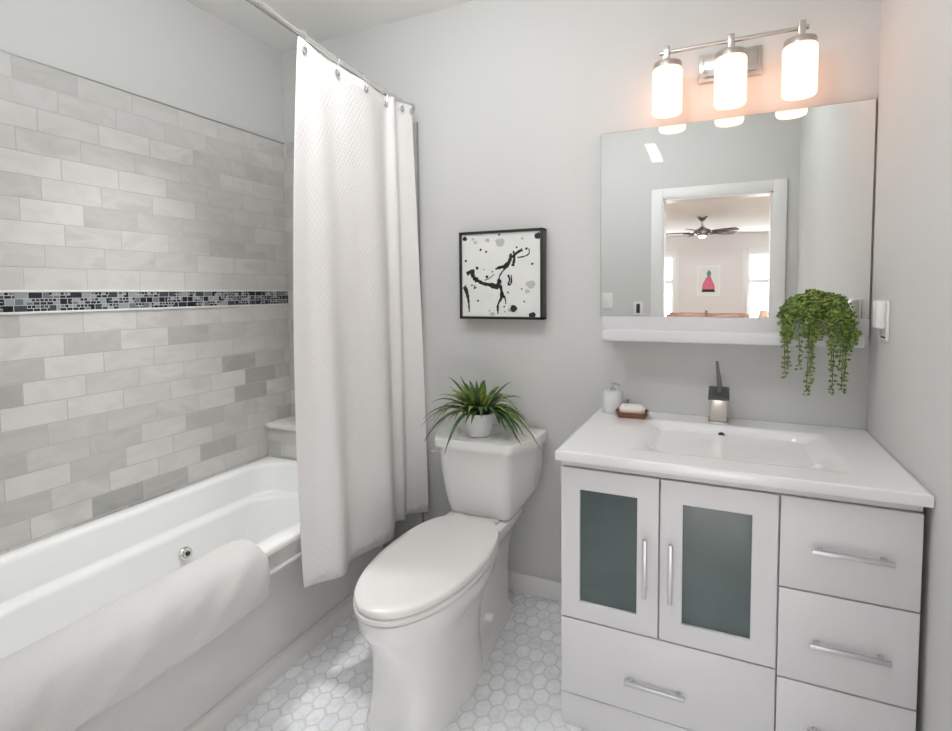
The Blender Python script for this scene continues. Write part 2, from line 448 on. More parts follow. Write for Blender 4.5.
# tiling: upper field, mosaic band, lower field, end wall
TZ, MT, MBZ = 2.121, 1.355, 1.277
struct(box('wall_left_tiling', M['tile_l'], -.010, 0, -1.76, -.010, MT, TZ, bev=0))
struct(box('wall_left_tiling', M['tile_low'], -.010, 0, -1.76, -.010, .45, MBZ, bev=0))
struct(box('trim_1', M['mosaic'], -.010, .002, -1.76, -.010, MBZ + .006, MT - .006, bev=0))
struct(box('trim_2', M['ledge'], -.010, .004, -1.76, -.010, MT - .007, MT + .001, bev=.001))
struct(box('trim_3', M['ledge'], -.010, .004, -1.76, -.010, MBZ - .001, MBZ + .007, bev=.001))
struct(box('trim_4', M['metaltrim'], -.010, .003, -1.76, -.0, TZ, TZ + .005, bev=.001))
struct(box('wall_back_tiling', M['tile_b'], 0, .812, -.010, 0, .3, TZ, bev=0))
struct(box('trim_5', M['metaltrim'], .812, .817, -.012, 0, .0, TZ, bev=.001))
# tiled ledge at the end of the tub
b = MB().box(0, .80, -.175, -.010, .45, .655, mi=1).box(0, .81, -.19, -.010, .655, .675, bev=.003, mi=0)
b.box(0.001, .80, -.18, -.10, .588, .655, mi=2)
struct(b.link('wall_ledge', [M['ledge'], M['tile_b'], M['marble']]))
# alcove end wall, out of view at the near end of the tub
struct(box('wall_alcove', M['wall'], -.01, .90, YF, -1.76, 0, H, bev=0))
# baseboard and the half-round strip along the tub
b = MB().box(.74, 1.69, -.014, 0, 0, .086, bev=.004)
struct(b.link('baseboard_back', M['trim']))
prof = [(.69, 0), (.730, 0), (.730, .030), (.727, .044), (.720, .054), (.712, .058), (.7115, .064), (.707, .066), (.69, .066)]
secs = [[Vector((x, y, z)) for x, z in prof] for y in (-1.76, -.02)]
struct(MB().loft(secs).link('trim_6', M['apron']))
# door casing and jamb of the doorway
b = MB()
b.box(DX0 - .08, DX0, YF, YF + .02, 0, DZ + .075, bev=.004).box(DX1, DX1 + .08, YF, YF + .02, 0, DZ + .075, bev=.004)
b.box(DX0 - .002, DX1 + .002, YF, YF + .02, DZ, DZ + .075, bev=.004)
b.box(DX0, DX0 + .012, YF - .12, YF + .012, 0, DZ).box(DX1 - .012, DX1, YF - .12, YF + .012, 0, DZ).box(DX0, DX1, YF - .12, YF + .012, DZ - .012, DZ)
struct(b.link('door_1', M['trim']))
# roof light frame
b = MB()
b.box(hx0 - .03, hx0 - .001, hy0 - .03, hy1 + .03, H - .008, H - .0005).box(hx1 + .001, hx1 + .03, hy0 - .03, hy1 + .03, H - .008, H - .0005)
b.box(hx0 - .001, hx1 + .001, hy0 - .03, hy0 - .001, H - .008, H - .0005).box(hx0 - .001, hx1 + .001, hy1 + .001, hy1 + .03, H - .008, H - .0005)
struct(b.link('window_3', M['trim']))

# ------------------------------------------------------------------ the bedroom behind, seen in the mirror
BY, BH = -8.8, 2.36
struct(box('floor_bedroom', M['bedfloor'], -.6, 4.4, BY, YF - .12, -.05, 0, bev=0))
struct(box('ceiling_bedroom', M['ceil'], -.6, 4.4, BY, YF - .12, BH, BH + .1, bev=0))
struct(box('wall_bedroom_left', M['bedwall'], -.7, -.6, BY, YF - .12, 0, BH, bev=0))
struct(box('wall_bedroom_right', M['bedwall'], 4.4, 4.5, BY, YF - .12, 0, BH, bev=0))
struct(box('wall_bedroom_near', M['bedwall'], RX + .1, 4.4, YF - .22, YF - .12, 0, BH, bev=0))
struct(box('wall_bedroom_side', M['bedwall'], -.6, -.11, YF - .22, YF - .12, 0, BH, bev=0))
wins = [(.60, 1.24, 'window_1'), (2.52, 3.16, 'window_2')]
WZ0, WZ1 = .75, 1.98
b = MB(); xs = [-.6, wins[0][0], wins[0][1], wins[1][0], wins[1][1], 4.4]
for i in (0, 2, 4): b.box(xs[i], xs[i + 1], BY - .15, BY, 0, BH)
for x0, x1, _ in wins: b.box(x0, x1, BY - .15, BY, 0, WZ0).box(x0, x1, BY - .15, BY, WZ1, BH)
struct(b.link('wall_bedroom_far', M['bedwall'], flat=True))
for x0, x1, nm in wins:
    b = MB()
    for s0, s1 in ((x0 - .1, x0), (x1, x1 + .1)): b.box(s0, s1, BY, BY + .02, WZ0 - .08, WZ1 + .1, bev=.003)
    b.box(x0, x1, BY, BY + .02, WZ1, WZ1 + .1).box(x0 - .1, x1 + .1, BY, BY + .05, WZ0 - .05, WZ0)
    fr = struct(b.link(nm, M['trim']))
    zm = 1.48
    b = MB()
    for z0, z1 in ((WZ0, zm), (zm, WZ1)):
        b.box(x0, x0 + .045, BY - .09, BY - .05, z0, z1).box(x1 - .045, x1, BY - .09, BY - .05, z0, z1)
        b.box(x0 + .045, x1 - .045, BY - .09, BY - .05, z0, z0 + .045).box(x0 + .045, x1 - .045, BY - .09, BY - .05, z1 - .035, z1)
    b.link('sash', M['trim'], fr)
    box('pane', M['glass'], x0 + .04, x1 - .04, BY - .072, BY - .068, WZ0 + .04, WZ1 - .03, parent=fr, bev=0)

# ------------------------------------------------------------------ bathtub
TY0, TY1, TX0, TX1, ZR = -1.755, -.178, .004, .785, .507
tub = thing('bathtub', 'white alcove bathtub with a tiled front edge along the marble wall', 'bathtub', (.39, -.97, 0))
def sec(ix0, ix1, iy0, iy1, r, z): return rrect(TX0 + ix0, TX1 - ix1, TY0 + iy0, TY1 - iy1, r, z, 18)
S = [sec(.0, .0, 0, 0, .012, ZR - .022), sec(0, 0, 0, 0, .012, ZR - .010), sec(.003, .003, .003, .003, .012, ZR - .004), sec(.012, .012, .012, .012, .015, ZR),
     sec(.062, .068, .10, .045, .13, ZR), sec(.070, .076, .11, .053, .13, ZR - .004), sec(.078, .084, .12, .062, .13, ZR - .016),
     sec(.088, .10, .14, .09, .14, ZR - .118), sec(.094, .104, .144, .096, .14, ZR - .126), sec(.112, .112, .155, .11, .14, ZR - .131), sec(.124, .118, .165, .118, .14, ZR - .138),
     sec(.130, .124, .172, .126, .14, ZR - .15), sec(.150, .15, .22, .18, .14, .20), sec(.175, .17, .25, .22, .14, .13), sec(.22, .21, .30, .28, .12, .105)]
MB().loft(S, cap0=False).link('basin', M['acrylic'], tub, ang=60)
box('tile_border', M['marble'], .735, .781, TY0, TY1, .432, ZR - .021, parent=tub, bev=.002)
box('edge_strip', M['acrylic'], .73, .789, TY0, TY1, .421, .432, parent=tub, bev=.003)
box('apron', M['apron'], .66, .702, TY0, TY1, 0.0, .425, parent=tub, bev=.002)
jx = .172
jet = MB().lathe((0, 0, 0), [(.0, .012), (.010, .012), (.013, .006), (.020, .008), (.026, .004), (.028, -.004)], 24)
rotm = Matrix.Rotation(R(72), 3, 'Y')
for v in jet.bm.verts: v.co = rotm @ v.co + Vector((.152, -.765, .288))
jet.link('jet', M['chrome'], tub)['label'] = 'chrome jet'
jh = MB().cyl((.160, -.765, .290), (.168, -.765, .2925), .009)
jh.link('jet_nozzle', M['dark'], tub)['label'] = 'dark jet opening'

# towel over the front edge of the tub
outer = [(.655, .425), (.648, .455), (.650, .495), (.665, .526), (.695, .544), (.74, .549), (.785, .543), (.815, .522), (.832, .485), (.838, .45), (.838, .42), (.835, .393), (.828, .379), (.814, .373)]
inner = [(.803, .374), (.796, .385), (.7925, .41), (.7915, .445), (.7905, .48), (.7885, .505), (.775, .511), (.74, .511), (.70, .5105), (.712, .503), (.706, .48), (.700, .44), (.694, .415), (.672, .42)]
base_sec = spline(outer, 26) + spline(inner, 26)
secs = []; ys = [-1.70 + .735 * i / 60 for i in range(61)]
for i, y in enumerate(ys):
    e = min(1, min(i, 60 - i) / 2); t = .62 + .38 * math.sqrt(max(0, 1 - (1 - e) ** 2))
    sec_ = []
    for k, (x, z) in enumerate(base_sec):
        # towards the ends the outer skin closes down onto the inner one
        kk = len(base_sec) - 1 - k; ix, iz = base_sec[kk] if k < 26 else (x, z)
        q = t if k < 26 else 1
        wv = .004 * sin(y * 21 + k * .3) + .003 * sin(y * 47 + k)
        droop = .010 * sin(y * 7 + 1) if z < .42 and x > .78 else 0
        sec_.append(Vector((ix + (x - ix) * q + (wv if k < 26 else 0), y, iz + (z - iz) * q + droop + (wv * .6 if k < 26 else 0))))
    secs.append(sec_)
tag(MB().loft(secs).link('bath_towel', M['towel'], ang=80), 'thick white towel draped over the front edge of the bathtub', 'towel')

# ------------------------------------------------------------------ curtain rod and curtain
rod = thing('curtain_rod', 'brushed metal shower curtain rod across the tub below the ceiling', 'curtain rod', (.82, -.88, 2.19))
ROD = [(.784, -.004, 2.19), (.784, -.2, 2.19), (.806, -.5, 2.19), (.836, -.78, 2.19), (.857, -1.0, 2.19), (.872, -1.3, 2.19), (.872, -1.55, 2.19), (.866, -1.757, 2.19)]
def rodx(y):
    for a, c in zip(ROD, ROD[1:]):
        if c[1] <= y <= a[1]: return a[0] + (c[0] - a[0]) * (y - a[1]) / (c[1] - a[1])
MB().tube(spline(ROD, 40), .0125, 18).link('rod', M['chrome'], rod)
for x0, y0, y1 in ((.784, -.011, -.020), (.866, -1.759, -1.748)):
    MB().cyl((x0, y0, 2.19), (x0, y1, 2.19), .021, .017).link('flange', M['nickel'], rod)

cur = thing('shower_curtain', 'white waffle weave shower curtain drawn back beside the toilet', 'shower curtain', (.84, -.42, .32))
bot = [(.812, -.805), (.837, -.754), (.883, -.683), (.842, -.585), (.858, -.49), (.885, -.379), (.845, -.30), (.806, -.227), (.830, -.195), (.808, -.144), (.845, -.11), (.885, -.075)]
top = [(.846, -.800), (.838, -.752), (.826, -.69), (.812, -.60), (.815, -.50), (.812, -.39), (.800, -.31), (.790, -.235), (.818, -.205), (.800, -.165), (.822, -.13), (.836, -.092)]
NB, NZ = 150, 40
B_, T_ = spline(bot, NB), spline(top, NB)
verts = []; fcs = []
for j in range(NZ + 1):
    t = j / NZ; z = .32 + (2.172 - .32) * t; k = t ** 1.25
    for i in range(NB):
        a, c = B_[i], T_[i]
        x = a[0] * (1 - k) + c[0] * k; y = a[1] * (1 - k) + c[1] * k
        x += .006 * sin(i * .16 + 1.7) * sin(pi * t)
        y -= .038 * math.exp(-i / 22) * sin(pi * t) ** .8
        zz = z - (.004 * (1 - cos((y + .77) / .185 * 2 * pi)) / 2 if t > .97 else 0)
        verts.append((x, y, zz))
for j in range(NZ):
    for i in range(NB - 1):
        fcs.append((j * NB + i, j * NB + i + 1, (j + 1) * NB + i + 1, (j + 1) * NB + i))
m_ = MB(); m_.faces(verts, fcs); m_.link('cloth', M['curtain'], cur, ang=120, solid=.003)
for (gx, gy) in ((.842, -.772), (.818, -.577), (.816, -.402), (.794, -.232), (.822, -.150), (.838, -.100)):
    h = MB().torus((gx + .004, gy, 2.138), .010, .0035, 'x')
    h.link('grommet', M['steel'], cur)
    rx = rodx(gy); pts = [(gx + .006, gy, 2.138), (max(gx, rx) + .010, gy, 2.165), (rx + .018, gy, 2.19), (rx, gy, 2.2065), (rx - .017, gy, 2.19), (min(gx, rx) - .014, gy, 2.16), (gx - .006, gy, 2.142)]
    MB().tube(spline(pts, 18), .0012, 6).link('hook', M['steel'], cur)

# ------------------------------------------------------------------ toilet
TC = 1.228
toi = thing('toilet', 'white two piece toilet with closed lid between curtain and vanity', 'toilet', (TC, -.5, 0))
def egg(hw, yb, yf, z, n=48, sq=2.0, cx=TC, sqb=None):
    """outline from back yb to front yf; widest behind the middle"""
    P = []; ym = yb + (yf - yb) * .46
    for i in range(n):
        a = 2 * pi * i / n; c, s_ = cos(a), sin(a)
        ex = 2 / (sqb if sqb and s_ > 0 else sq)
        x = hw * math.copysign(abs(c) ** ex, c); k = math.copysign(abs(s_) ** ex, s_)
        y = ym + (k * (yb - ym) if k > 0 else -k * (yf - ym))
        P.append(Vector((cx + x, y, z)))
    return P
b = MB()
b.loft([egg(.138, -.42, -.918, 0, sq=3.4), egg(.138, -.42, -.92, .012, sq=3.4), egg(.129, -.43, -.908, .03, sq=3.4), egg(.126, -.44, -.90, .12, sq=3.2), egg(.126, -.42, -.905, .22, sq=3.0),
        egg(.132, -.36, -.925, .27, sq=2.7), egg(.150, -.32, -.955, .315, sq=2.4), egg(.170, -.29, -.98, .352, sq=2.2), egg(.176, -.27, -.99, .385, sq=2.1), egg(.176, -.26, -.99, .398, sq=2.1), egg(.168, -.27, -.98, .404, sq=2.1)])
def rear(f, bk, yf, yb, z): return rpoly([(TC - f, yf), (TC + f, yf), (TC + bk, yb), (TC - bk, yb)], .04, z, 6)
b.loft([rear(.150, .098, -.70, -.10, 0), rear(.150, .098, -.70, -.10, .010), rear(.130, .088, -.70, -.11, .028), rear(.120, .082, -.70, -.12, .05),
        rear(.114, .080, -.68, -.12, .20), rear(.114, .084, -.66, -.11, .30), rear(.122, .105, -.62, -.07, .37), rear(.135, .130, -.60, -.055, .40), rear(.13, .13, -.6, -.06, .428)])
b.link('bowl', M['porcelain'], toi, ang=50)
for sx in (-1, 1):
    cp = MB().cyl((TC + sx * .095, -.42, .130), (TC + sx * .128, -.42, .130), .017, .013)
    cp.link('bolt_cap', M['porcelain'], toi)
b = MB()
b.loft([egg(.172, -.305, -.985, .405, sq=2.1, sqb=2.5), egg(.180, -.30, -.997, .409, sq=2.1, sqb=2.5), egg(.180, -.30, -.997, .420, sq=2.1, sqb=2.5), egg(.174, -.31, -.99, .424, sq=2.1, sqb=2.5)])
b.link('seat', M['seat'], toi, ang=50)
b = MB()
b.loft([egg(.172, -.30, -.987, .425, sq=2.1, sqb=2.5), egg(.178, -.30, -.993, .428, sq=2.1, sqb=2.5), egg(.179, -.30, -.994, .440, sq=2.1, sqb=2.5), egg(.174, -.30, -.987, .4475, sq=2.1, sqb=2.5), egg(.150, -.32, -.95, .4505, sq=2.1, sqb=2.5), egg(.05, -.5, -.7, .452, sq=2.1, sqb=2.5)])
b.link('lid', M['seat'], toi, ang=50)
for sx in (-1, 1): MB().box(TC + sx * .075 - .022, TC + sx * .075 + .022, -.305, -.275, .426, .442, bev=.006).link('hinge', M['seat'], toi)
def tank(fw, bw, yf, yb, z, r=.03):
    ym = yf + (yb - yf) * .52
    return rpoly([(TC - fw, yf), (TC + fw, yf), (TC + bw, ym), (TC + bw, yb), (TC - bw, yb), (TC - bw, ym)], r, z, 5)
b = MB()
b.loft([tank(.10, .10, -.255, -.07, .429, .03), tank(.130, .135, -.272, -.06, .436, .03), tank(.136, .165, -.282, -.05, .475, .03), tank(.140, .195, -.292, -.045, .53, .03), tank(.146, .208, -.305, -.04, .62, .03), tank(.150, .212, -.315, -.04, .715, .03)])
b.link('tank', M['porcelain'], toi, ang=45)
b = MB()
b.loft([tank(.152, .216, -.320, -.034, .714), tank(.162, .226, -.332, -.028, .718), tank(.163, .227, -.334, -.027, .744), tank(.159, .223, -.330, -.030, .753), tank(.145, .209, -.314, -.045, .757)])
b.link('tank_lid', M['porcelain'], toi, ang=45)
b = MB().cyl((TC - .138, -.295, .700), (TC - .150, -.336, .700), .008)
b.tube([(TC - .140, -.337, .700), (TC - .155, -.339, .700), (TC - .173, -.337, .698)], .0048)
b.link('flush_lever', M['chrome'], toi)['label'] = 'chrome flush lever'

# ------------------------------------------------------------------ fern on the tank
fx, fy, fz = 1.222, -.235, .757
fern = thing('potted_fern', 'spiky green plant in a white pot on the toilet tank', 'potted plant', (fx, fy, fz))
MB().lathe((fx, fy, fz), [(.0, .001), (.046, .001), (.049, .006), (.057, .085), (.059, .092), (.056, .094), (.053, .088), (.052, .082), (0, .082)], 40).link('pot', M['pot'], fern)
MB().lathe((fx, fy, fz), [(.0, .086), (.047, .0845), (.047, .0815), (0, .0815)], 24).link('soil', M['soil'], fern)
def blade(b, c, az, ln, rise, droop, wd, mi, fold=.25):
    n = 9; L = []
    dx, dy = cos(az), sin(az); px, py = -dy, dx
    for i in range(n):
        t = i / (n - 1); r = ln * (t - .12 * t * t); z = rise * t - droop * t * t
        wdt = wd * (sin(pi * min(1, .16 + t * .84)) ** .7) * (1 - t) ** .25 if t < 1 else 0
        L.append((c[0] + dx * r, c[1] + dy * r, c[2] + z, wdt))
    V = []; F = []
    L = [(x, y, max(z, .766) if (abs(x - TC) < .235 and y > -.345) else z, q) for x, y, z, q in L]
    for i, (x, y, z, q) in enumerate(L):
        q = max(q, .0004)
        V += [(x - px * q, y - py * q, z + q * fold), (x, y, z), (x + px * q, y + py * q, z + q * fold)]
    for i in range(n - 1):
        F += [(3 * i, 3 * i + 1, 3 * i + 4, 3 * i + 3), (3 * i + 1, 3 * i + 2, 3 * i + 5, 3 * i + 4)]
    b.faces(V, F, mi)
b = MB()
rnd = random.Random(5)
for i in range(82):
    az = i * 2.39996 + rnd.uniform(-.2, .2); k = i / 82
    ln = .27 - .14 * k + rnd.uniform(-.035, .03)
    rise = .10 + .125 * k ** 1.2 + rnd.uniform(-.02, .03); droop = (.225 - .13 * k) + rnd.uniform(-.03, .045)
    if sin(az) > .5: ln = min(ln, .185 / sin(az))
    if sin(az) < -.6 and rnd.random() < .7: ln *= .6; droop *= .5
    blade(b, (fx + cos(az) * .02, fy + sin(az) * .02, fz + .088), az, ln, rise, droop, rnd.uniform(.011, .0165), int(rnd.random() < .35))
b.link('foliage', [M['fern'], M['fern2']], fern, ang=170, solid=.0008)

# ------------------------------------------------------------------ picture
art = thing('framed_artwork', 'square black framed ink picture of an animal above the toilet', 'picture', (1.243, -.03, 1.407))
ax0, ax1, az0, az1, ad = 1.050, 1.434, 1.218, 1.598, .058
b = MB()
ft = .011
b.box(ax0, ax0 + ft, -ad, -.004, az0, az1, bev=.001).box(ax1 - ft, ax1, -ad, -.004, az0, az1, bev=.001)
b.box(ax0, ax1, -ad, -.004, az0, az0 + ft, bev=.001).box(ax0, ax1, -ad, -.004, az1 - ft, az1, bev=.001)
b.link('frame', M['black'], art)
# ink figure: rough blobs and strokes of black on the print, u,v in 0..1 from the top left
def blob(b, u, v, r, mi=0, seed=0, sq=1.):
    rn = random.Random(seed); n = 14
    X0, X1, Z0, Z1 = ax0 + ft, ax1 - ft, az0 + ft, az1 - ft
    y = -ad + .0074
    V = [(min(max(X0 + (X1 - X0) * u + (X1 - X0) * r * cos(2 * pi * i / n) * rn.uniform(.75, 1.2), X0), X1), y, min(max(Z1 - (Z1 - Z0) * v + (Z1 - Z0) * r * sq * sin(2 * pi * i / n) * rn.uniform(.75, 1.2), Z0), Z1)) for i in range(n)]
    b.faces(V, [tuple(range(n))], mi)
def stroke(b, pts, w0, w1, seed=0, mi=0):
    rn = random.Random(seed); pp = spline(pts, 22); w0 *= 1.35; w1 *= 1.35
    X0, X1, Z0, Z1 = ax0 + ft, ax1 - ft, az0 + ft, az1 - ft; y = -ad + .0076; V = []
    for i, (u, v) in enumerate(pp):
        a = pp[max(i - 1, 0)]; c = pp[min(i + 1, 21)]; dx, dy = c[0] - a[0], c[1] - a[1]; L = math.hypot(dx, dy) or 1
        w_ = (w0 + (w1 - w0) * i / 21) * rn.uniform(.6, 1.3)
        for s_ in (1, -1):
            uu, vv = u - dy / L * w_ * s_, v + dx / L * w_ * s_
            V.append((min(max(X0 + (X1 - X0) * uu, X0), X1), y, min(max(Z1 - (Z1 - Z0) * vv, Z0), Z1)))
    b.faces(V, [(2 * i, 2 * i + 1, 2 * i + 3, 2 * i + 2) for i in range(21)], mi)
b = MB().box(ax0 + ft, ax1 - ft, -ad + .008, -.004, az0 + ft, az1 - ft, mi=2)
stroke(b, [(.06, .48), (.12, .46), (.16, .53), (.22, .57)], .018, .022, 1)
stroke(b, [(.18, .55), (.28, .60), (.38, .62), (.48, .66)], .012, .022, 2)
stroke(b, [(.46, .64), (.49, .58), (.47, .55)], .028, .012, 3)
stroke(b, [(.50, .62), (.52, .75), (.47, .86), (.47, .97)], .020, .006, 4)
stroke(b, [(.51, .70), (.56, .78), (.57, .85)], .012, .004, 5)
stroke(b, [(.02, .63), (.05, .68), (.08, .80), (.09, .95)], .026, .005, 6)
stroke(b, [(.57, .40), (.62, .34), (.64, .25)], .030, .010, 7)
stroke(b, [(.66, .40), (.68, .31), (.67, .22)], .016, .008, 8)
stroke(b, [(.64, .30), (.72, .24), (.78, .21)], .012, .014, 9)
stroke(b, [(.72, .30), (.80, .29), (.86, .26), (.86, .20)], .006, .005, 10)
stroke(b, [(.60, .50), (.62, .56), (.60, .62), (.64, .60), (.64, .50)], .009, .006, 11)
stroke(b, [(.44, .43), (.50, .41), (.58, .40)], .009, .02, 12)
stroke(b, [(.48, .56), (.50, .50), (.54, .45), (.58, .41)], .005, .008, 15)
stroke(b, [(.30, .56), (.36, .54), (.42, .49)], .004, .004, 13)
stroke(b, [(.17, .62), (.16, .66), (.19, .64)], .005, .005, 14)
for i, (u, v, r) in enumerate([(.67, .90, .042), (.90, .985, .045), (.04, .05, .030), (.97, .06, .040), (.25, .19, .016), (.32, .22, .015), (.05, .32, .015), (.90, .38, .016), (.20, .41, .022), (.33, .52, .02), (.14, .45, .03),
                               (.21, .81, .014), (.80, .82, .012), (.49, .02, .014), (.55, .88, .012), (.13, .62, .012), (.40, .46, .01), (.77, .67, .01), (.60, .71, .012), (.29, .43, .008), (.71, .18, .012), (.83, .20, .016), (.56, .94, .008), (.36, .93, .008)]):
    blob(b, u, v, r, 0, i)
for i, (u, v, r) in enumerate([(.50, .11, .06), (.34, .08, .03), (.18, .10, .025), (.88, .62, .06), (.84, .70, .03), (.15, .06, .02), (.62, .92, .03), (.40, .97, .03), (.78, .08, .02)]):
    blob(b, u, v, r, 1, 50 + i, .8)
b.link('print', [M['ink'], M['inkgrey'], M['paper']], art, flat=True)['label'] = 'off white print with a splattered black ink animal'

# ------------------------------------------------------------------ vanity
CF = -.635                                       # plane of the door and drawer fronts
van = thing('vanity_cabinet', 'white vanity cabinet with two frosted glass doors and drawers', 'vanity cabinet', (2.11, -.32, 0))
b = MB().box(1.678, 1.696, CF + .022, -.016, .0, .8315, bev=.001).box(2.525, 2.543, CF + .022, -.016, .0, .8315, bev=.001)
b.box(1.696, 2.525, -.034, -.016, .0, .826).box(1.696, 2.525, CF + .022, -.034, .085, .103).box(2.243, 2.261, CF + .022, -.034, .103, .77)
b.box(1.696, 2.243, CF + .022, -.034, .336, .354).box(2.261, 2.525, CF + .022, -.034, .560, .578).box(2.261, 2.525, CF + .022, -.034, .320, .338)
b.box(1.950, 1.968, CF + .022, CF + .06, .354, .80).box(1.696, 2.525, CF + .022, CF + .04, .775, .8315)
b.link('carcass', M['lacquer'], van)
box('gap_shade_sheet', M['gapshade'], 2.543, 2.5445, CF + .03, -.02, 0, .82, parent=van, bev=0)  # added dark sheet, paints the shade between cabinet and wall
box('plinth', M['lacquer'], 1.675, 2.545, CF + .004, CF + .021, .0, .102, parent=van, bev=.001)
box('top_rail', M['lacquer'], 1.676, 2.545, CF + .008, CF + .021, .812, .8315, parent=van, bev=.001)
def pull(p, horiz, c, half, parent, z=None):
    """flat bar pull on two posts"""
    x, zc = c; b = MB(); y0, y1 = CF - .028, CF - .018
    if horiz:
        b.box(x - half, x + half, y0, y1, zc - .006, zc + .006, bev=.002)
        for s_ in (-1, 1): b.box(x + s_ * (half - .018) - .006, x + s_ * (half - .018) + .006, y1 - .001, CF + .0005, zc - .005, zc + .005, bev=.001)
    else:
        b.box(x - .006, x + .006, y0, y1, zc - half, zc + half, bev=.002)
        for s_ in (-1, 1): b.box(x - .005, x + .005, y1 - .001, CF + .0005, zc + s_ * (half - .018) - .006, zc + s_ * (half - .018) + .006, bev=.001)
    b.link('handle', M['handle'], parent)
def door(x0, x1, z0, z1, gx0, gx1, gz0, gz1, hx):
    b = MB(); y0, y1 = CF, CF + .02
    def ring(y, i): return [(x0 + i, y, z0 + i), (x1 - i, y, z0 + i), (x1 - i, y, z1 - i), (x0 + i, y, z1 - i)]
    def hole(y, i): return [(gx0 - i, y, gz0 - i), (gx1 + i, y, gz0 - i), (gx1 + i, y, gz1 + i), (gx0 - i, y, gz1 + i)]
    L = [ring(y1, 0), ring(y0 + .0015, 0), ring(y0, .0015), hole(y0, .0012), hole(y0 + .0015, 0), hole(y1, 0), ring(y1, 0)]
    V = [p for q in L for p in q]; F = []
    for k in range(6): F += [(4 * k + i, 4 * k + (i + 1) % 4, 4 * k + 4 + (i + 1) % 4, 4 * k + 4 + i) for i in range(4)]
    b.faces(V, F); bmesh.ops.remove_doubles(b.bm, verts=b.bm.verts, dist=1e-5)
    d = b.link('door', M['lacquer'], van)
    box('glass_panel', M['frost'], gx0 - .001, gx1 + .001, CF + .009, CF + .014, gz0 - .001, gz1 + .001, parent=d, bev=0)['label'] = 'dark frosted glass panel'
    pull(None, False, (hx, (z0 + z1) / 2 - .025), .085, d)
door(1.676, 1.957, .347, .809, 1.733, 1.898, .402, .746, 1.922)
door(1.961, 2.250, .347, .809, 2.020, 2.190, .406, .746, 1.990)
def drawer(x0, x1, z0, z1, hx, hz, half):
    d = box('drawer', M['lacquer'], x0, x1, CF, CF + .02, z0, z1, parent=van, bev=.0015)
    pull(None, True, (hx, hz), half, d)
drawer(1.676, 2.250, .107, .343, 1.950, .205, .082)
drawer(2.254, 2.545, .572, .809, 2.405, .686, .084)
drawer(2.254, 2.545, .331, .568, 2.405, .444, .084)
drawer(2.254, 2.545, .107, .327, 2.405, .215, .084)

# worktop with the basin formed in it
top_ = thing('washbasin', 'glossy white worktop with moulded sink on the vanity cabinet', 'sink', (2.11, -.32, .83))
cx0, cx1, cy0, cy1, cz = 1.663, 2.556, -.649, -.003, .860
def sstep(a, b_, t):
    t = max(0, min(1, (t - a) / (b_ - a))); return t * t * (3 - 2 * t)
NX, NY = 96, 72; V = []; F = []
sx0, sx1, sy0, sy1 = 1.855, 2.42, -.545, -.135
for j in range(NY + 1):
    for i in range(NX + 1):
        x = cx0 + (cx1 - cx0) * i / NX; y = cy0 + (cy1 - cy0) * j / NY
        dep = sstep(0, .16, x - sx0) * sstep(0, .16, sx1 - x) * sstep(0, .17, y - sy0) * sstep(0, .045, sy1 - y)
        edge = sstep(0, .012, x - sx0) * sstep(0, .012, sx1 - x) * sstep(0, .012, y - sy0) * sstep(0, .010, sy1 - y)
        V.append((x, y, cz - .075 * dep - .0015 * edge))
W_ = NX + 1
for j in range(NY):
    for i in range(NX): F.append((j * W_ + i, j * W_ + i + 1, (j + 1) * W_ + i + 1, (j + 1) * W_ + i))
b = MB(); b.faces(V, F)
# skirt and underside
rim = [i for i in range(W_)] + [j * W_ + NX for j in range(1, NY + 1)] + [NY * W_ + i for i in range(NX - 1, -1, -1)] + [j * W_ for j in range(NY - 1, 0, -1)]
S0 = [Vector(V[i]) for i in rim]
def grow(p, d, dz):
    q = Vector(p); q.z += dz
    q.x += d if p.x > cx1 - 1e-6 else (-d if p.x < cx0 + 1e-6 else 0); q.y += d if p.y > cy1 - 1e-6 else (-d if p.y < cy0 + 1e-6 else 0)
    return q
b.loft([S0, [grow(p, .0012, -.0015) for p in S0], [grow(p, .0015, -.004) for p in S0], [grow(p, .0015, -.025) for p in S0], [grow(p, 0, -.028) for p in S0]], cap0=False, cap1=True)
bmesh.ops.remove_doubles(b.bm, verts=b.bm.verts, dist=1e-5)
b.link('worktop', M['counter'], top_, ang=60)
oh = MB().torus((0, 0, 0), .0115, .003, 'z', 24, 8)
q_ = Vector((0, -.62, .78)).to_track_quat('Z', 'Y')
for v in oh.bm.verts: v.co = q_ @ v.co + Vector((2.113, -.158, .832))
oh.link('overflow_ring', M['counter'], top_)
oh = MB().lathe((0, 0, 0), [(.0, .0025), (.0125, .002), (.0125, -.002), (0, -.002)], 20)
for v in oh.bm.verts: v.co = q_ @ v.co + Vector((2.113, -.158, .8325))
oh.link('overflow_hole', M['dark'], top_)
MB().lathe((2.11, -.30, .7795), [(.0, .004), (.02, .004), (.024, .002), (.024, -.002), (0, -.002)], 24).link('drain', M['chrome'], top_)

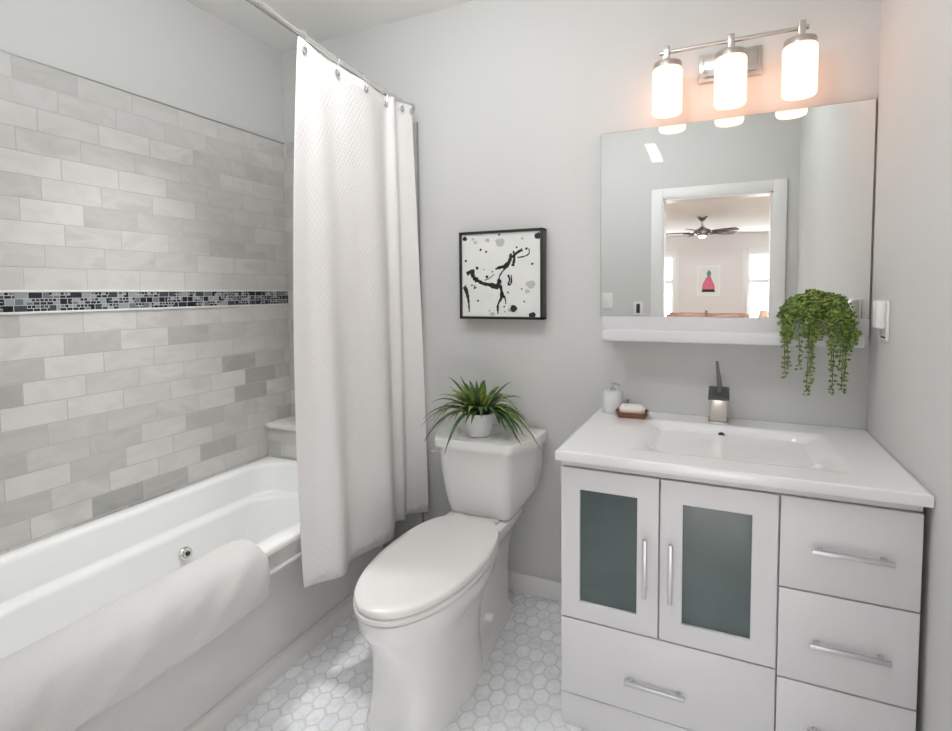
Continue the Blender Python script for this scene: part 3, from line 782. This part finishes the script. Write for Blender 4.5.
# faucet
fa = thing('faucet', 'square brushed metal faucet with tall thin lever behind the sink', 'faucet', (2.107, -.085, .86))
fxc = 2.103
b = MB().box(fxc - .034, fxc + .034, -.118, -.052, .860, .866, bev=.001).box(fxc - .027, fxc + .027, -.112, -.058, .866, .962, bev=.003)
b.link('body', M['nickel'], fa)
b = MB().box(fxc - .034, fxc + .034, -.155, -.045, .962, .972, bev=.002, rot=Matrix.Rotation(R(12), 3, 'X'))
b.link('spout', M['gunmetal'], fa)
b = MB().loft([rrect(fxc - .010, fxc + .010, -.105, -.085, .004, .966), rrect(fxc - .007, fxc + .010, -.104, -.090, .003, 1.0), rrect(fxc - .010, fxc + .001, -.100, -.093, .002, 1.05), rrect(fxc - .012, fxc - .004, -.098, -.094, .0015, 1.082)])
b.link('lever', M['gunmetal'], fa)

# soap dispenser, dish and soap, small bottle
dis = thing('soap_dispenser', 'white cylindrical soap dispenser at the left end of the worktop', 'soap dispenser', (1.724, -.07, .861))
MB().lathe((1.724, -.07, .861), [(.0, 0), (.037, 0), (.039, .003), (.039, .076), (.036, .083), (.012, .085), (0, .085)], 32).link('bottle', M['pot'], dis)
b = MB().lathe((1.724, -.07, .861), [(.0, .082), (.010, .082), (.010, .095), (.004, .096), (.004, .108), (.008, .108), (.008, .114), (0, .115)], 16)
b.tube([(1.724, -.07, .972), (1.748, -.082, .972), (1.752, -.084, .966)], .0035, 8)
b.link('pump', M['steel'], dis)['label'] = 'grey metal pump'
dish = thing('soap_dish', 'small brown wooden soap dish beside the white dispenser', 'soap dish', (1.802, -.115, .861))
S = [rrect(-.042, .042, -.030, .030, .012, .0), rrect(-.050, .050, -.036, .036, .014, .016), rrect(-.051, .051, -.037, .037, .014, .019), rrect(-.046, .046, -.033, .033, .012, .018), rrect(-.040, .040, -.027, .027, .010, .007)]
rz = Matrix.Rotation(R(6), 3, 'Z')
S = [[rz @ (p * 1.16) + Vector((1.806, -.12, .861)) for p in q] for q in S]
MB().loft(S).link('tray', M['dishwood'], dish)
S = [rrect(-.032, .032, -.021, .021, .012, .0075), rrect(-.040, .040, -.027, .027, .014, .016), rrect(-.040, .040, -.027, .027, .014, .028), rrect(-.034, .034, -.022, .022, .012, .037), rrect(-.018, .018, -.010, .010, .008, .040)]
S = [[rz @ (p * 1.16) + Vector((1.806, -.12, .861)) for p in q] for q in S]
tag(MB().loft(S).link('soap_bar', M['soap'], ang=60), 'pale oval bar of soap lying in the brown dish', 'soap')
bt = thing('small_bottle', 'small grey metal topped bottle behind the soap dish', 'bottle', (1.776, -.028, .861))
MB().lathe((1.776, -.028, .861), [(.0, 0), (.014, 0), (.014, .022), (.006, .030), (0, .030)], 20).link('bottle', M['pot'], bt)
MB().lathe((1.776, -.028, .861), [(.0, .030), (.007, .030), (.007, .046), (0, .048)], 16).link('cap', M['steel'], bt)

# ------------------------------------------------------------------ mirror, shelf and what stands on it
mir = thing('wall_mirror', 'large frameless mirror above the vanity and white shelf', 'mirror', (2.11, 0, 1.59))
mx0, mx1, mz0, mz1, my = 1.664, 2.553, 1.236, 1.953, -.016
b = MB(); b.faces([(mx0, my, mz0), (mx1, my, mz0), (mx1, my, mz1), (mx0, my, mz1)], [(0, 1, 2, 3)])
b.link('glass', M['mirror'], mir, flat=True)
box('backing', M['medge'], mx0 - .001, mx1 + .003, my + .0003, -.001, mz0, mz1 + .001, parent=mir, bev=0)
sh = thing('wall_shelf', 'narrow white shelf on the wall below the mirror', 'shelf', (2.11, 0, 1.15))
box('board', M['lacquer'], 1.694, 2.521, -.128, -.001, 1.147, 1.186, parent=sh, bev=.004)
box('back_rail', M['lacquer'], 1.672, 2.552, -.026, -.001, 1.150, 1.235, parent=sh, bev=.002)

pl = thing('trailing_plant', 'trailing green plant with hanging bead leaf strands on the shelf', 'potted plant', (2.40, -.075, 1.186))
px, py, pz = 2.40, -.072, 1.186
MB().lathe((px, py, pz), [(0, .001), (.030, .001), (.036, .05), (.038, .055), (.034, .056), (.032, .05), (0, .05)], 28).link('pot', M['pot'], pl)
rnd = random.Random(11)
lb = MB(); stb = MB()
def leaf(p, d, s_):
    """small plump pointed leaf"""
    q = d.to_track_quat('Z', 'Y'); V = [p]
    for i in range(5):
        a = 2 * pi * i / 5 + rnd.random(); V.append(p + q @ Vector((s_ * .42 * cos(a), s_ * .42 * sin(a), s_ * .5)))
    V.append(p + q @ Vector((0, 0, s_ * 1.15)))
    lb.faces(V, [(0, 1 + (i + 1) % 5, 1 + i) for i in range(5)] + [(6, 1 + i, 1 + (i + 1) % 5) for i in range(5)])
def strand(az, reach, ztop, zend, n, out=1.0):
    """rises from the pot, arches over and hangs straight down"""
    dx, dy = cos(az) * reach, sin(az) * reach * .62
    if py + dy > -.028: dy = -.028 - py
    if zend < 1.19 and py + dy > -.137: dy = -.142 - py - rnd.uniform(0, .012)
    P = [(px + dx * .12, py + dy * .12, pz + .05), (px + dx * .45, py + dy * .45, ztop), (px + dx * .8, py + dy * .85, ztop - .012), (px + dx, py + dy, ztop - .06)]
    if zend < ztop - .08:
        k = max(1, int((ztop - .06 - zend) / .06))
        for i in range(1, k + 1):
            t = i / k; P.append((px + dx * (1 + .04 * sin(i * 1.7 + az * 5)), py + dy, ztop - .06 - (ztop - .06 - zend) * t))
    pts = spline(P, n)
    stb.tube(pts[::2] if n > 12 else pts, .0012, 5)
    for i, p in enumerate(pts):
        if i < 2: continue
        for k in range(3):
            a = rnd.uniform(0, 2 * pi); d = Vector((cos(a), sin(a), rnd.uniform(-.5, .6))).normalized()
            if p[1] > -.04 and d.y > 0: d.y = -d.y
            taper = 1 - .25 * (i / n)
            leaf(Vector(p) + d * .002, d, rnd.uniform(.011, .016) * taper)
for i in range(70):
    az = rnd.uniform(0, 2 * pi); reach = .118 * math.sqrt(rnd.random()) + .006
    zt = 1.262 + .058 * math.sqrt(max(0, 1 - (reach / .13) ** 2)) + rnd.uniform(-.012, .008)
    strand(az, reach, zt, zt - .03 - rnd.uniform(0, .05), 11)
for i in range(26):                                # front fringe
    az = -pi / 2 + rnd.uniform(-1.25, 1.25); reach = rnd.uniform(.09, .125)
    strand(az, reach, 1.27 + rnd.uniform(-.02, .02), 1.20 - rnd.uniform(.0, .06), 15)
for x_, ze, n in ((-.100, 1.045, 26), (-.092, 1.085, 22), (-.060, 1.075, 24), (-.034, .990, 30), (-.026, 1.03, 28), (-.022, 1.07, 24), (.036, 1.0, 30), (.030, 1.08, 24), (.062, 1.005, 30), (.070, 1.04, 26), (.054, 1.08, 24)):
    dy = -.072; rch = math.hypot(x_, dy / .62); strand(math.atan2(dy / .62, x_), rch, 1.275, ze, n)
lb.link('foliage', M['trail'], pl, flat=True)
stb.link('stems', M['stem'], pl)

# ------------------------------------------------------------------ vanity light
sc = thing('vanity_light', 'three lamp brushed nickel wall light above the mirror', 'wall light', (2.12, 0, 2.14))
b = MB().box(2.018, 2.222, -.014, -.001, 2.092, 2.192, bev=.002).box(2.032, 2.208, -.026, -.013, 2.106, 2.178, bev=.004)
b.link('back_plate', M['nickel'], sc)
MB().box(2.110, 2.134, -.13, -.024, 2.158, 2.176, bev=.002).link('arm', M['nickel'], sc)
MB().cyl((1.895, -.150, 2.168), (2.345, -.150, 2.168), .0065, n=16).link('bar', M['nickel'], sc)
for x in (1.919, 2.122, 2.325):
    y = -.125
    MB().box(x - .010, x + .010, -.166, -.146, 2.135, 2.186, bev=.002).link('bracket', M['nickel'], sc)
    MB().lathe((x, y, 2.12), [(0, .022), (.030, .022), (.046, .020), (.048, .016), (.048, -.010), (.045, -.010), (.045, .014), (0, .014)], 32).link('cap', M['nickel'], sc)
    s_ = MB().lathe((x, y, 1.962), [(.040, 0), (.047, .002), (.050, .008), (.0505, .150), (.047, .160), (.044, .160), (.047, .150), (.0465, .010), (.040, .004)], 40).link('shade', M['opal'], sc)
    MB().lathe((x, y, 2.03), [(0, -.018), (.012, -.014), (.018, -.002), (.018, .010), (.012, .028), (.010, .05), (.010, .104), (0, .104)], 20).link('bulb', M['bulb'], s_)

# switch plates
sw = thing('wall_outlet', 'white plate with a plugged in white night light on the right wall', 'outlet', (RX, -.19, 1.24))
box('plate', M['plastic'], RX - .006, RX - .0005, -.235, -.150, 1.178, 1.300, parent=sw, bev=.002)
b = MB().box(RX - .030, RX - .0055, -.222, -.166, 1.215, 1.300, bev=.008, seg=3)
b.link('night_light', M['plastic'], sw)
box('slot', M['dark'], RX - .0075, RX - .0055, -.215, -.170, 1.186, 1.191, parent=sw, bev=0)
lsx = 1.30
ls = thing('light_switch', 'white wall plate seen in the mirror left of the doorway', 'light switch', (lsx, YF, 1.25))
box('plate', M['plastic'], lsx - .04, lsx + .04, YF + .0005, YF + .006, 1.20, 1.32, parent=ls, bev=.002)
box('rocker', M['plastic'], lsx - .017, lsx + .017, YF + .0055, YF + .010, 1.225, 1.295, parent=ls, bev=.002)
lt = thing('dark_switch', 'small dark switch on a white plate beside the mirrored doorway', 'light switch', (1.53, YF, 1.2))
box('plate', M['plastic'], 1.497, 1.563, YF + .0005, YF + .006, 1.15, 1.25, parent=lt, bev=.002)
box('toggle', M['dark'], 1.517, 1.543, YF + .0055, YF + .012, 1.165, 1.235, parent=lt, bev=.002)['label'] = 'dark toggle'

# ------------------------------------------------------------------ bedroom things seen in the mirror
FX, FY = 1.83, -6.1
fan = thing('ceiling_fan', 'dark five bladed ceiling fan seen in the mirror through the doorway', 'ceiling fan', (FX, FY, BH))
MB().lathe((FX, FY, BH), [(.07, 0), (.07, -.015), (.035, -.05), (.015, -.055), (0, -.055)], 28).link('canopy', M['bronze'], fan)
MB().cyl((FX, FY, BH - .05), (FX, FY, BH - .15), .013).link('downrod', M['bronze'], fan)
MB().lathe((FX, FY, BH), [(0, -.135), (.03, -.14), (.045, -.16), (.10, -.175), (.115, -.20), (.11, -.235), (.07, -.26), (0, -.262)], 32).link('motor', M['bronze'], fan)
MB().lathe((FX, FY, BH), [(0, -.30), (.035, -.295), (.05, -.28), (.052, -.265), (.045, -.26), (0, -.26)], 28).link('lamp_bowl', M['fanlamp'], fan)
for i in range(5):
    a = R(178 + 72 * i); d = Vector((cos(a), sin(a), 0)); s_ = Vector((-sin(a), cos(a), 0)); c0 = Vector((FX, FY, BH - .215))
    V = []
    for rr, wd in ((.16, .04), (.22, .055), (.38, .062), (.49, .062), (.53, .05), (.54, .03)):
        for k in (-1, 1):
            for dz in (.0035, -.0035): V.append(c0 + d * rr + s_ * wd * k + Vector((0, 0, dz + .18 * wd * k)))
    F = [(0, 1, 3, 2), (20, 22, 23, 21)]
    for j in range(5):
        o_ = 4 * j; F += [(o_, o_ + 4, o_ + 5, o_ + 1), (o_ + 2, o_ + 3, o_ + 7, o_ + 6), (o_, o_ + 2, o_ + 6, o_ + 4), (o_ + 1, o_ + 5, o_ + 7, o_ + 3)]
    b = MB(); b.faces(V, F); bl = b.link('blade', M['fanwood'], fan)
    b = MB().tube([c0 + d * .09 + Vector((0, 0, -.01)), c0 + d * .14 + Vector((0, 0, -.02)), c0 + d * .20 + Vector((0, 0, -.008)), c0 + d * .25 + Vector((0, 0, -.008))], .012, 8)
    b.link('blade_bracket', M['bronze'], bl)
# pink picture on the far wall
pp = thing('framed_print', 'white framed pink figure print on the far bedroom wall', 'picture', (1.86, BY, 1.5))
qx0, qx1, qz0, qz1 = 1.655, 2.06, 1.215, 1.785
b = MB()
b.box(qx0, qx0 + .03, BY + .001, BY + .03, qz0, qz1).box(qx1 - .03, qx1, BY + .001, BY + .03, qz0, qz1)
b.box(qx0 + .03, qx1 - .03, BY + .001, BY + .03, qz0, qz0 + .03).box(qx0 + .03, qx1 - .03, BY + .001, BY + .03, qz1 - .03, qz1)
b.link('frame', M['plastic'], pp)
box('mount', M['paper'], qx0 + .03, qx1 - .03, BY + .001, BY + .012, qz0 + .03, qz1 - .03, parent=pp, bev=0)
b = MB(); yy = BY + .013
def flat(b, pts, mi): b.faces([(x, yy, z) for x, z in pts], [tuple(range(len(pts)))], mi)
yy = BY + .0135
def rel(pts): return [(qx0 + (qx1 - qx0) * u, qz0 + (qz1 - qz0) * v) for u, v in pts]
flat(b, rel([(.22, .20), (.78, .20), (.76, .36), (.66, .52), (.60, .64), (.44, .64), (.34, .52), (.25, .38)]), 0)
yy = BY + .014
flat(b, rel([(.20, .13), (.80, .13), (.74, .22), (.26, .22)]), 1)
flat(b, rel([(.45, .64), (.58, .64), (.62, .75), (.55, .84), (.48, .84), (.42, .74)]), 2)
b.link('image', [M['pink'], M['ink'], M['greenprint']], pp, flat=True)
# bed with a wooden headboard
bed = thing('bed', 'bed with brown wooden headboard seen low in the mirror', 'bed', (1.915, -6.3, 0))
MB().box(1.45, 1.905, -5.52, -5.48, .30, 1.03, bev=.01).link('headboard', M['wood'], bed)
MB().box(1.925, 2.38, -5.52, -5.48, .30, 1.03, bev=.01).link('headboard', M['wood'], bed)
MB().box(1.90, 1.93, -5.525, -5.475, 0, 1.065, bev=.005).link('centre_post', M['fanwood'], bed)
for x in (1.44, 2.39): MB().box(x - .025, x + .025, -5.525, -5.475, 0, 1.01, bev=.004).link('post', M['wood'], bed)
box('bed_base', M['wood'], 1.45, 2.38, -7.35, -5.52, .22, .34, parent=bed, bev=.01)
for x in (1.52, 2.32): MB().box(x - .03, x + .03, -7.33, -7.27, 0, .22, bev=.004).link('leg', M['wood'], bed)
MB().box(1.46, 2.37, -7.34, -5.525, .34, .60, bev=.05, seg=4).link('mattress', M['linen'], bed)
LX, LY = 2.66, -5.75
ns = thing('nightstand', 'small wooden nightstand in the bedroom under the peach lamp', 'nightstand', (LX, LY, 0))
box('top', M['wood'], LX - .18, LX + .18, LY - .18, LY + .18, .50, .53, parent=ns, bev=.004)
box('body', M['wood'], LX - .16, LX + .16, LY - .16, LY + .16, .25, .50, parent=ns, bev=.002)
for x in (LX - .14, LX + .14):
    for y in (LY - .14, LY + .14): box('leg', M['wood'], x - .02, x + .02, y - .02, y + .02, 0, .25, parent=ns, bev=.002)
lp = thing('bedside_lamp', 'table lamp with a peach shade seen at the mirror edge', 'lamp', (LX, LY, .531))
MB().lathe((LX, LY, .531), [(0, 0), (.08, 0), (.08, .015), (.02, .03), (.05, .12), (.05, .18), (.012, .25), (.012, .34), (0, .34)], 28).link('base', M['pot'], lp)
MB().lathe((LX, LY, .531), [(.155, .30), (.110, .53), (.107, .53), (.152, .30)], 32).link('lamp_shade', M['peach'], lp)
